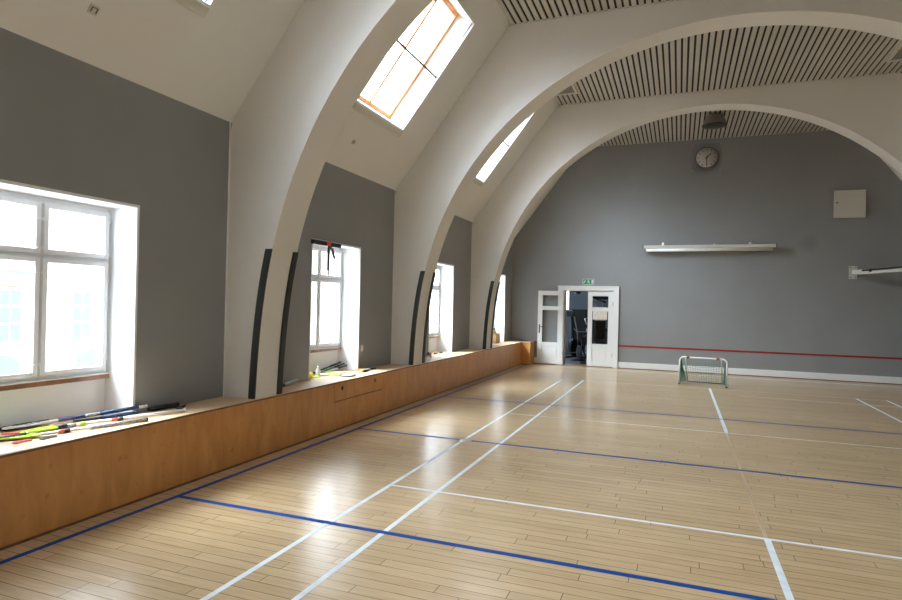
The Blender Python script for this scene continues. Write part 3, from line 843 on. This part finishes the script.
# loose blades / bits
def blade_bit(x, y, rz, m, label):
    mb = MB(); xf = Matrix.Translation((x, y, BT+.007)) @ Matrix.Rotation(rz, 4, 'Z')
    A = [xf @ Vector((-.055+.11*t/8, .01*math.sin(t/8*PI)+.018, 0)) for t in range(9)]; B = [xf @ Vector((-.055+.11*t/8, .01*math.sin(t/8*PI)-.018, 0)) for t in range(9)]
    mb.tube(A, .005, m, 8); mb.tube(B, .005, m, 8); mb.tube([A[-1], B[-1]], .005, m, 8); mb.tube([A[0], B[0]], .005, m, 8)
    for i in range(1, 8): mb.tube([A[i], B[i]], .003, m, 6)
    mb.build('stick_blade', label=label, cat='stick blade', origin=(x, y, BT))
blade_bit(-4.62, 3.03, .9, M['redp'], 'loose red stick blade lying between the black sticks')
blade_bit(-4.31, 2.90, 1.6, M['redp'], 'loose red and black blade near the bench edge')
blade_bit(-4.27, 3.06, 1.7, M['black'], 'small dark loose blade beside the white stick grips')
mb = MB(); mb.box(-4.40, -4.105, 2.45, 2.78, BT+.0005, BT+.0025, M['white'])
mb.build('paper_sheet', label='white sheet lying flat on the bench at the picture edge', cat='paper', origin=(-4.25, 2.6, BT))

# ------------------------------------------------------------------ clutter in second recess
g2 = 'sports things in the second recess'
tb = empty('steel_tube', (-4.50, 6.36, BT), math.atan2(.62, -.19), label='dull steel tube lying on the bench before the second window', cat='tube')
mb = MB(); mb.tube([(-.36, 0, .022), (.36, 0, .022)], .021, M['steel'], 16); mb.build('barrel', parent=tb)
for sx in (-.36, .36):
    mb = MB(); mb.tube([(sx-.012, 0, .022), (sx+.012, 0, .022)], .0215, M['dsteel'], 16); mb.build('end_ring', parent=tb)
def ball(x, y, r, m, label, z=0., name='ball'):
    mb = MB(); prof = [(r*math.sin(PI*i/12), -r*math.cos(PI*i/12)) for i in range(13)]
    mb.lathe(prof, m, 24, c=(0, 0, 0)); o = mb.build(name, label=label, cat='ball'); o.location = (x, y, BT+r+z+.001)
def cone(x, y, m, label, r=.10, h=.06):
    mb = MB(); mb.lathe([(r, 0), (r, .006), (r*.75, h*.45), (r*.35, h), (r*.28, h), (r*.7, h*.35), (r*.95, 0)], m, 28); o = mb.build('marker_cone', label=label, cat='cone'); o.location = (x, y, BT+.001)
ball(-4.72, 6.93, .07, M['amber'], 'amber ball in the second recess behind the yellow one')
ball(-4.585, 6.85, .042, M['yellow'], 'bright yellow ball at the front of the second recess')
ball(-4.74, 6.745, .035, M['redp'], 'small red ball beside the recess edge')
cone(-4.57, 6.97, M['lime'], 'lime marker cone between the bright yellow ball and the bottle', .055, .028)
cone(-4.45, 7.24, M['yellow'], 'yellow marker cone standing beside the racket head', .06, .04)
bt = empty('drinking_bottle', (-4.60, 7.06, BT), label='small clear-white upright bottle beside the yellow ball', cat='bottle')
mb = MB(); mb.lathe([(0, .001), (.03, .001), (.032, .01), (.032, .09), (.014, .115), (.014, .125), (0, .125)], M['wblade'], 20); mb.build('body', parent=bt)
mb = MB(); mb.lathe([(0, .1255), (.016, .1255), (.016, .145), (0, .147)], M['trim'], 16); mb.build('cap', parent=bt)

def racket(x, y, rz, frame, label, L_=.68, z=0.):
    r = empty('badminton_racket', (x, y, BT+.002+z), rz, label=label, cat='racket')
    mb = MB(); N_ = 36
    mb.tube([(.12*math.cos(2*PI*i/N_), .10*math.sin(2*PI*i/N_), .012) for i in range(N_+1)], .010, frame, 8, caps=False); hd = mb.build('racket_head', parent=r)
    mb = MB()
    for i in range(-5, 6):
        t = i/6; ww = math.sqrt(1-t*t)
        mb.tube([(-.12*ww, .10*t, .012), (.12*ww, .10*t, .012)], .0016, M['wshaft'], 4); mb.tube([(.12*t, -.10*ww, .0125), (.12*t, .10*ww, .0125)], .0016, M['wshaft'], 4)
    mb.build('strings', parent=hd)
    mb = MB(); mb.tube([(.12, 0, .012), (L_-.18, 0, .012)], .005, M['steel'], 8); mb.build('shaft', parent=r)
    mb = MB(); mb.tube([(L_-.18, 0, .014), (L_, 0, .014)], .014, M['amber'] if frame is M['yellow'] else M['black'], 10); mb.build('grip', parent=r)
racket(-4.28, 7.30, 1.62, M['black'], 'black-rimmed racket with pale strings on the bench before the second window')
racket(-4.56, 7.42, 1.40, M['yellow'], 'yellow-rimmed racket pointing along the wall towards the switch')
mb = MB(); mb.lathe([(0, .0), (.065, .0), (.075, .012), (.07, .022), (0, .026)], M['wshaft'], 32); o = mb.build('throwing_disc', label='white flying disc lying on the bench beside the yellow marker cone', cat='disc'); o.location = (-4.60, 7.20, BT+.001)
for i, (p, q, m, nm) in enumerate([((-4.79, 7.94), (-4.79, 7.22), 'black', 'black floorball stick rising along the second recess wall'), ((-4.735, 7.95), (-4.74, 7.30), 'green', 'dark green floorball stick in the second recess'),
                                   ((-4.68, 7.93), (-4.69, 7.35), 'wshaft', 'white floorball stick beside the green one in the second recess')]):
    stick(p, q, [(0, .4, .016, S['black']), (0, .01, .013, S[m])], S[m if m != 'green' else 'lime'], nm, r=.014, zg=.09-.02*i, zb=.0, group=g2, blade=False)
stick((-4.36, 8.26), (-4.42, 7.95), [(0, .38, .015, S['black']), (.38, .5, .014, S['silver']), (0, .01, .012, S['wshaft'])], S['amber'], 'pale stick with black grip on the bench past the second recess', r=.013, blade=False, group=g2)
# third recess: dark club head and row of pucks
hc = empty('hockey_stick', (-4.30, 10.27, BT+.045), label='hockey stick with white and black blade leaning out of the third recess', cat='hockey stick')
mb = MB(); mb.box(-.012, .012, -.13, .13, 0.005, .055, M['black'], xf=Matrix.Rotation(.15, 4, 'Z') @ Matrix.Rotation(-.35, 4, 'X'), bev=.004); mb.box(-.014, .014, .02, .13, .03, .075, M['wblade'], xf=Matrix.Rotation(.15, 4, 'Z') @ Matrix.Rotation(-.35, 4, 'X'), bev=.004); mb.build('blade', parent=hc)
mb = MB(); mb.tube([(.0, -.12, .06), (-.05, -.45, .03), (-.10, -.9, -.028)], .014, M['dsteel'], 10); mb.build('shaft', parent=hc)
for k in range(3):
    mb = MB(); mb.lathe([(0, 0), (.035, 0), (.037, .01), (.035, .022), (0, .022)], M['black'], 20); o = mb.build('puck', label='%s black puck on the bench in the third recess' % ('first', 'second', 'last')[k], cat='puck', group='pucks in the third recess'); o.location = (-4.62+.01*k, 11.05+.28*k, BT+.001)
    o['label'] = ['black puck in the third recess, closest to the hockey stick', 'black puck in the third recess, middle of the three', 'black puck in the third recess, closest to the far reveal'][k]
# last recess: cardboard box with ball and stick
bx_ = empty('cardboard_box', (-4.62, 15.40, BT), .05, label='open cardboard box standing in the last window recess', cat='box')
mb = MB()
for b in ((-.14, .14, -.22, -.214, 0, .26), (-.14, .14, .214, .22, 0, .26), (-.14, -.134, -.214, .214, 0, .26), (.134, .14, -.214, .214, 0, .26), (-.134, .134, -.214, .214, .001, .008)): mb.box(*b, M['card'])
mb.build('box_body', parent=bx_)
for sgn in (-1, 1):
    mb = MB(); mb.box(-.135, .135, 0, .10, 0, .004, M['card'], xf=Matrix.Translation((0, .217*sgn, .26)) @ Matrix.Rotation(sgn*1.0 if sgn > 0 else -1.0+PI, 4, 'X')); mb.build('flap', parent=bx_)
mb = MB(); prof = [(.07*math.sin(PI*i/12), -.07*math.cos(PI*i/12)) for i in range(13)]
mb.lathe(prof, M['yellow'], 24); o = mb.build('ball', label='yellow ball poking out of the cardboard box', cat='ball'); o.location = (-4.60, 15.36, BT+.27)
mb = MB(); mb.box(-.10, .10, -.12, .12, 0, .24, M['card']); 
mb = MB(); mb.tube([(-4.70, 15.30, BT+.02), (-4.76, 15.22, BT+.72)], .012, M['dsteel'], 10); mb.build('pump_rod', label='thin dark rod standing upright in the cardboard box', cat='rod', origin=(-4.70, 15.30, BT+.02))
mb = MB(); mb.lathe([(0, .0), (.06, .0), (.075, .05), (.05, .12), (0, .13)], M['dsteel'], 20); o = mb.build('helmet', label='small dark grey helmet on top of the cardboard box', cat='helmet'); o.location = (-4.66, 15.53, BT+.27)

# ------------------------------------------------------------------ gym room beyond the door
GY0, GY1, GX0, GX1 = YB+.3, 21.5, -5.6, .5
w = MB(); w.face([(GX0, YB+.05, -.002), (GX1, YB+.05, -.002), (GX1, GY1, -.002), (GX0, GY1, -.002)], M['gymfloor']); w.build('floor_2', kind='structure', recalc=False)
w = MB()
w.box(GX1, GX1+.2, GY0, GY1, 0, 2.9, M['gymwall'])
w.box(GX0-.2, GX0, GY0, GY1, 0, 2.9, M['gymwall'])
w.box(GX0-.2, -5.5, GY1, GY1+.3, 0, 2.9, M['gymwall']); w.box(-3.66, GX1+.2, GY1, GY1+.3, 0, 2.9, M['gymwall'])
w.box(-5.5, -3.64, GY1, GY1+.3, 0, 1.50, M['gymwall']); w.box(-5.5, -3.64, GY1, GY1+.3, 2.7, 2.9, M['gymwall'])
w.build('wall_gym', kind='structure')
w = MB(); w.box(GX0, GX1, GY0, GY1+.3, 2.85, 3.0, M['white']); w.build('ceiling_gym', kind='structure')
w = MB()
for b in ((-5.5, -5.46, 1.5, 2.7), (-3.67, -3.64, 1.5, 2.7), (-5.46, -3.67, 1.5, 1.53), (-5.46, -3.67, 2.67, 2.7), (-4.6, -4.56, 1.53, 2.67)): w.box(b[0], b[1], GY1-.02, GY1+.06, b[2], b[3], M['frame'])
wg = empty('window_13', (0, 0, 0), kind='structure'); w.build('window_frame', parent=wg)  # left part, out of sight, is widened to brighten this room
w = MB(); w.box(-5.46, -3.67, GY1+.02, GY1+.024, 1.53, 2.67, M['glass']); w.build('pane', parent=wg)

# multi-gym tower
mg = empty('multi_gym', (-2.45, 20.2, 0), .3, label='black cable tower with weight stack seen through the open doorway', cat='exercise machine')
for sx in (-.3, .3):
    mb = MB(); mb.box(sx-.035, sx+.035, -.04, .04, 0.03, 1.9, M['black'], bev=.006); mb.build('upright', parent=mg)
mb = MB(); mb.box(-.36, .36, -.5, .5, 0, .03, M['black']); mb.build('base', parent=mg)
mb = MB(); mb.box(-.36, .36, -.05, .05, 1.9, 1.98, M['black'], bev=.008); mb.tube([(-.3, 0, 1.94), (-.1, -.5, 1.85), (.1, -.62, 1.80)], .03, M['black'], 10); tb_ = mb.build('top_beam', parent=mg)
mb = MB()
for k in range(14): mb.box(-.16, .16, -.07, .07, .06+k*.046, .06+k*.046+.04, M['dsteel'], bev=.003)
mb.build('weight_stack', parent=mg)
for sx in (-.1, .1):
    mb = MB(); mb.tube([(sx, 0, .03), (sx, 0, 1.9)], .012, M['steel'], 8); mb.build('guide_rod', parent=mg)
mb = MB(); mb.box(-.2, .2, -.75, -.35, .45, .53, M['black'], bev=.02); mb.tube([(0, -.5, .45), (0, -.45, .03)], .03, M['steel'], 10); mb.build('seat', parent=mg)
mb = MB(); mb.box(-.16, .16, -.32, -.25, .6, 1.2, M['black'], bev=.02); mb.build('back_pad', parent=mg)
for sx in (-1, 1):
    mb = MB(); mb.tube([(sx*.3, -.05, 1.3), (sx*.5, -.3, 1.25), (sx*.5, -.6, 1.1), (sx*.35, -.7, 1.05)], .02, M['steel'], 10); mb.build('press_arm', parent=mg)
# elliptical trainer
et = empty('elliptical_trainer', (-3.25, 18.9, 0), -.5, label='black elliptical trainer with silver handlebars inside the next room', cat='exercise machine')
mb = MB(); mb.box(-.05, .05, -.7, .7, .03, .09, M['black'], bev=.01); mb.box(-.28, .28, -.7, -.62, 0, .06, M['black'], bev=.01); mb.box(-.28, .28, .62, .7, 0, .06, M['black'], bev=.01); mb.build('base', parent=et)
mb = MB(); mb.lathe([(0, -.05), (.26, -.05), (.28, -.02), (.28, .02), (.26, .05), (0, .05)], M['black'], 30, xf=Matrix.Translation((0, .4, .35)) @ Matrix.Rotation(PI/2, 4, 'Y')); mb.build('flywheel', parent=et)
mb = MB(); mb.tube([(0, .35, .5), (0, .25, 1.0), (0, .2, 1.35)], .035, M['black'], 12); mb.build('mast', parent=et)
mb = MB(); mb.box(-.12, .12, .10, .16, 1.32, 1.50, M['black'], bev=.015); mb.build('console', parent=et)
for sx in (-1, 1):
    mb = MB(); mb.tube([(sx*.2, .3, .3), (sx*.22, .22, .8), (sx*.24, .05, 1.25), (sx*.24, -.02, 1.48)], .018, M['steel'], 10); mb.tube([(sx*.24, .02, 1.33), (sx*.24, -.03, 1.55)], .024, M['black'], 10); mb.build('handlebar', parent=et)
    mb = MB(); mb.tube([(sx*.2, .4, .2), (sx*.2, -.5, .22)], .02, M['steel'], 10); mb.box(sx*.2-.07, sx*.2+.07, -.55, -.2, .24, .27, M['black'], bev=.01); mb.build('pedal_arm', parent=et)
# spin bike
sb = empty('exercise_bike', (-2.60, 17.95, 0), .5, label='low black exercise bike just behind the doorway', cat='exercise machine')
mb = MB(); mb.lathe([(.14, -.02), (.21, -.02), (.22, 0), (.21, .02), (.14, .02), (.14, -.02)], M['dsteel'], 30, xf=Matrix.Translation((0, .35, .26)) @ Matrix.Rotation(PI/2, 4, 'Y')); mb.build('flywheel', parent=sb)
mb = MB(); mb.tube([(0, .35, .26), (0, .05, .35), (0, -.35, .1)], .025, M['black'], 10); mb.tube([(0, .05, .35), (0, .2, .85)], .025, M['black'], 10); mb.tube([(0, .02, .35), (0, -.2, .75)], .022, M['black'], 10); mb.tube([(-.22, .45, .03), (.22, .45, .03)], .025, M['black'], 10); mb.tube([(-.22, -.4, .03), (.22, -.4, .03)], .025, M['black'], 10); mb.tube([(0, .45, .03), (0, .35, .26)], .02, M['black'], 8); mb.build('bike_frame', parent=sb)
mb = MB(); mb.box(-.09, .09, -.36, -.1, .75, .80, M['black'], bev=.02); mb.build('saddle', parent=sb)
mb = MB(); mb.tube([(-.2, .3, .98), (-.15, .2, .90), (.15, .2, .90), (.2, .3, .98)], .015, M['steel'], 8); mb.build('handlebar', parent=sb)
# black wall board and ceiling fan
mb = MB(); mb.box(-3.55, -2.75, GY1-.06, GY1-.001, .3, 1.54, M['black'], bev=.004); mb.build('wall_mirror', label='large dark panel on the end wall of the next room', cat='panel', origin=(-2.4, GY1, .7))
fn = empty('ceiling_fan', (-3.2, 20.5, 2.85), label='dark ceiling fan in the room beyond the doorway', cat='fan')
mb = MB(); mb.tube([(0, 0, -.001), (0, 0, -.62)], .02, M['black'], 10); mb.lathe([(0, -.80), (.09, -.77), (.11, -.7), (.09, -.62), (0, -.61)], M['black'], 20); mb.build('motor', parent=fn)
for k in range(4):
    mb = MB(); mb.box(.09, .52, -.06, .06, -.70, -.69, M['black'], xf=Matrix.Rotation(k*PI/2+.4, 4, 'Z') @ Matrix.Rotation(.12, 4, 'X')); mb.build('fan_blade', parent=fn)
mb = MB(); mb.box(-2.1, -1.75, 18.7, 19.1, .0, 1.0, M['black'], bev=.01); mb.box(-2.06, -1.79, 18.685, 18.7, .15, .9, M['dsteel']); mb.build('storage_cabinet', label='low black cabinet seen through the closed leaf glass', cat='cabinet', origin=(-1.92, 18.9, 0))

# ------------------------------------------------------------------ outdoors
w = MB(); w.face([(-45, -40, -3.2), (-4.9, -40, -3.2), (-4.9, 60, -3.2), (-45, 60, -3.2)], M['pave']); w.build('ground', kind='structure', recalc=False)
fb = empty('brick_building', (-17, 12, -3.2), label='pale brick building across the yard outside the windows', cat='building')
DG = mat('dark_window_glass', (.11, .12, .13), .3)
mb = MB(); mb.box(-4, 0, -26, 26, 0, 8.2, M['brick']); mb.build('wall', parent=fb)
mb = MB(); mb.box(-4.2, .3, -26.2, 26.2, 8.2, 8.7, mat('slate_roof', (.20, .21, .24), .7)); mb.build('roof', parent=fb)
mb = MB(); mb.box(.001, .05, -26, 26, 0, 4.9, M['plaster']); mb.build('plaster_base', parent=fb)
mb = MB(); mb.box(.051, .22, -26, -.6, 5.40, 5.47, DG); mb.box(.051, .16, -26, -.6, 5.08, 5.40, M['brick']); mb.build('string_course', parent=fb)
for k in range(-9, 10):
    yk = -1.03+k*2.1
    mb = MB(); mb.box(.051, .09, yk-.34, yk+.34, 3.5, 5.0, M['plaster']); o = mb.build('window_surround', parent=fb)
    mb = MB()
    for a_, b_ in ((-.28, -.02), (.02, .28)):
        for c_, d_ in ((3.56, 4.0), (4.06, 4.48), (4.54, 4.94)): mb.box(.0905, .10, yk+a_, yk+b_, c_, d_, DG)
    mb.build('pane', parent=o)
    yk = 1.42+k*2.6
    mb = MB(); mb.prism([(yk-.45, .3), (yk+.45, .3), (yk+.45, 2.75)] + [(yk+.45*math.cos(t*PI/12), 2.75+.45*math.sin(t*PI/12)) for t in range(1, 12)] + [(yk-.45, 2.75)], .03, DG, xf=Matrix.Translation((.085, 0, 0)) @ Matrix.Rotation(PI/2, 4, 'Z'))
    mb.build('arched_window', parent=fb)

# ------------------------------------------------------------------ light
wd = bpy.data.worlds.new('overcast_sky'); C.world = wd; wd.use_nodes = True
nt = wd.node_tree; N = nt.nodes; L = nt.links
bg = N['Background']; tc = N.new('ShaderNodeTexCoord'); sp = N.new('ShaderNodeSeparateXYZ'); L.new(tc.outputs['Generated'], sp.inputs[0])
mr = N.new('ShaderNodeMapRange'); mr.inputs['From Min'].default_value = 0; mr.inputs['From Max'].default_value = 1; mr.inputs['To Min'].default_value = 6.; mr.inputs['To Max'].default_value = 17.0
L.new(sp.outputs['Z'], mr.inputs['Value'])
vm = N.new('ShaderNodeVectorMath'); vm.operation = 'SCALE'; vm.inputs[0].default_value = (.77, .885, 1.0); L.new(mr.outputs[0], vm.inputs['Scale'])
L.new(vm.outputs[0], bg.inputs['Color']); bg.inputs['Strength'].default_value = 1.0
dt = N.new('ShaderNodeVectorMath'); dt.operation = 'DOT_PRODUCT'; dt.inputs[1].default_value = Vector((-.62, -.32, .70)).normalized(); L.new(tc.outputs['Generated'], dt.inputs[0])
mxx = N.new('ShaderNodeMath'); mxx.operation = 'MAXIMUM'; mxx.inputs[1].default_value = 0; L.new(dt.outputs['Value'], mxx.inputs[0])
pw = N.new('ShaderNodeMath'); pw.operation = 'POWER'; pw.inputs[1].default_value = 10; L.new(mxx.outputs[0], pw.inputs[0])
sm = N.new('ShaderNodeMath'); sm.operation = 'MULTIPLY_ADD'; sm.inputs[1].default_value = 84.; L.new(pw.outputs[0], sm.inputs[0]); L.new(mr.outputs[0], sm.inputs[2])
L.new(sm.outputs[0], vm.inputs['Scale'])   # bright patch of thin cloud on the window side
def portal(loc, normal, sx, sy):
    l = bpy.data.lights.new('daylight_portal', 'AREA'); l.shape = 'RECTANGLE'; l.size = sx; l.size_y = sy; l.cycles.is_portal = True
    o = bpy.data.objects.new('daylight_portal', l); COL.objects.link(o); o.location = loc
    z = -Vector(normal).normalized(); y = Vector((0, 1, 0)) if abs(z.y) < .9 else Vector((0, 0, 1)); x = y.cross(z).normalized(); y = z.cross(x)
    o.matrix_world = Matrix(((x.x, y.x, z.x, loc[0]), (x.y, y.y, z.y, loc[1]), (x.z, y.z, z.z, loc[2]), (0, 0, 0, 1)))
for a in WIN: portal((REV-.09, a+WINW/2, .975+.74), (1, 0, 0), 1.5, WINW)
portal((-4.57, GY1+.31, 2.1), (0, -1, 0), 1.86, 1.2)
for a in WIN_ADDED: portal((XR+.44, a+WINW/2, .975+.74), (-1, 0, 0), 1.5, WINW)
for a in SKY:
    p = XFL @ Vector(((SS0+SS1)/2, a+SKW/2, .37)); n = -(XFL.to_3x3() @ Vector((0, 0, 1))); portal(p, n, SS1-SS0, SKW)

# ------------------------------------------------------------------ camera
f_, yaw, pit, rol = 600.74, .36266, .00408, .02311
s, c = math.sin(yaw), math.cos(yaw); cp, sp_ = math.cos(pit), math.sin(pit)
R0 = Vector((c, s, 0)); F = Vector((-s*cp, c*cp, sp_)); U0 = Vector((s*sp_, -c*sp_, cp))
cr, sr = math.cos(rol), math.sin(rol)
Rt = cr*R0+sr*U0; Up = -sr*R0+cr*U0
cam = bpy.data.cameras.new('camera'); co = bpy.data.objects.new('camera', cam); COL.objects.link(co)
cam.sensor_width = 36; cam.lens = f_/902*36; cam.clip_end = 200; cam.clip_start = .05
B = -F
co.matrix_world = Matrix(((Rt.x, Up.x, B.x, 0), (Rt.y, Up.y, B.y, 0), (Rt.z, Up.z, B.z, 1.68), (0, 0, 0, 1)))
C.camera = co
C.view_settings.view_transform = 'Standard'; C.view_settings.look = 'None'; C.view_settings.gamma = 1
C.view_settings.use_curve_mapping = False; C.view_settings.exposure = 0.02
C.cycles.max_bounces = 16; C.cycles.diffuse_bounces = 10; C.cycles.glossy_bounces = 5; C.cycles.transparent_max_bounces = 16
C.cycles.use_denoising = True; C.cycles.caustics_reflective = False; C.cycles.sample_clamp_indirect = 8
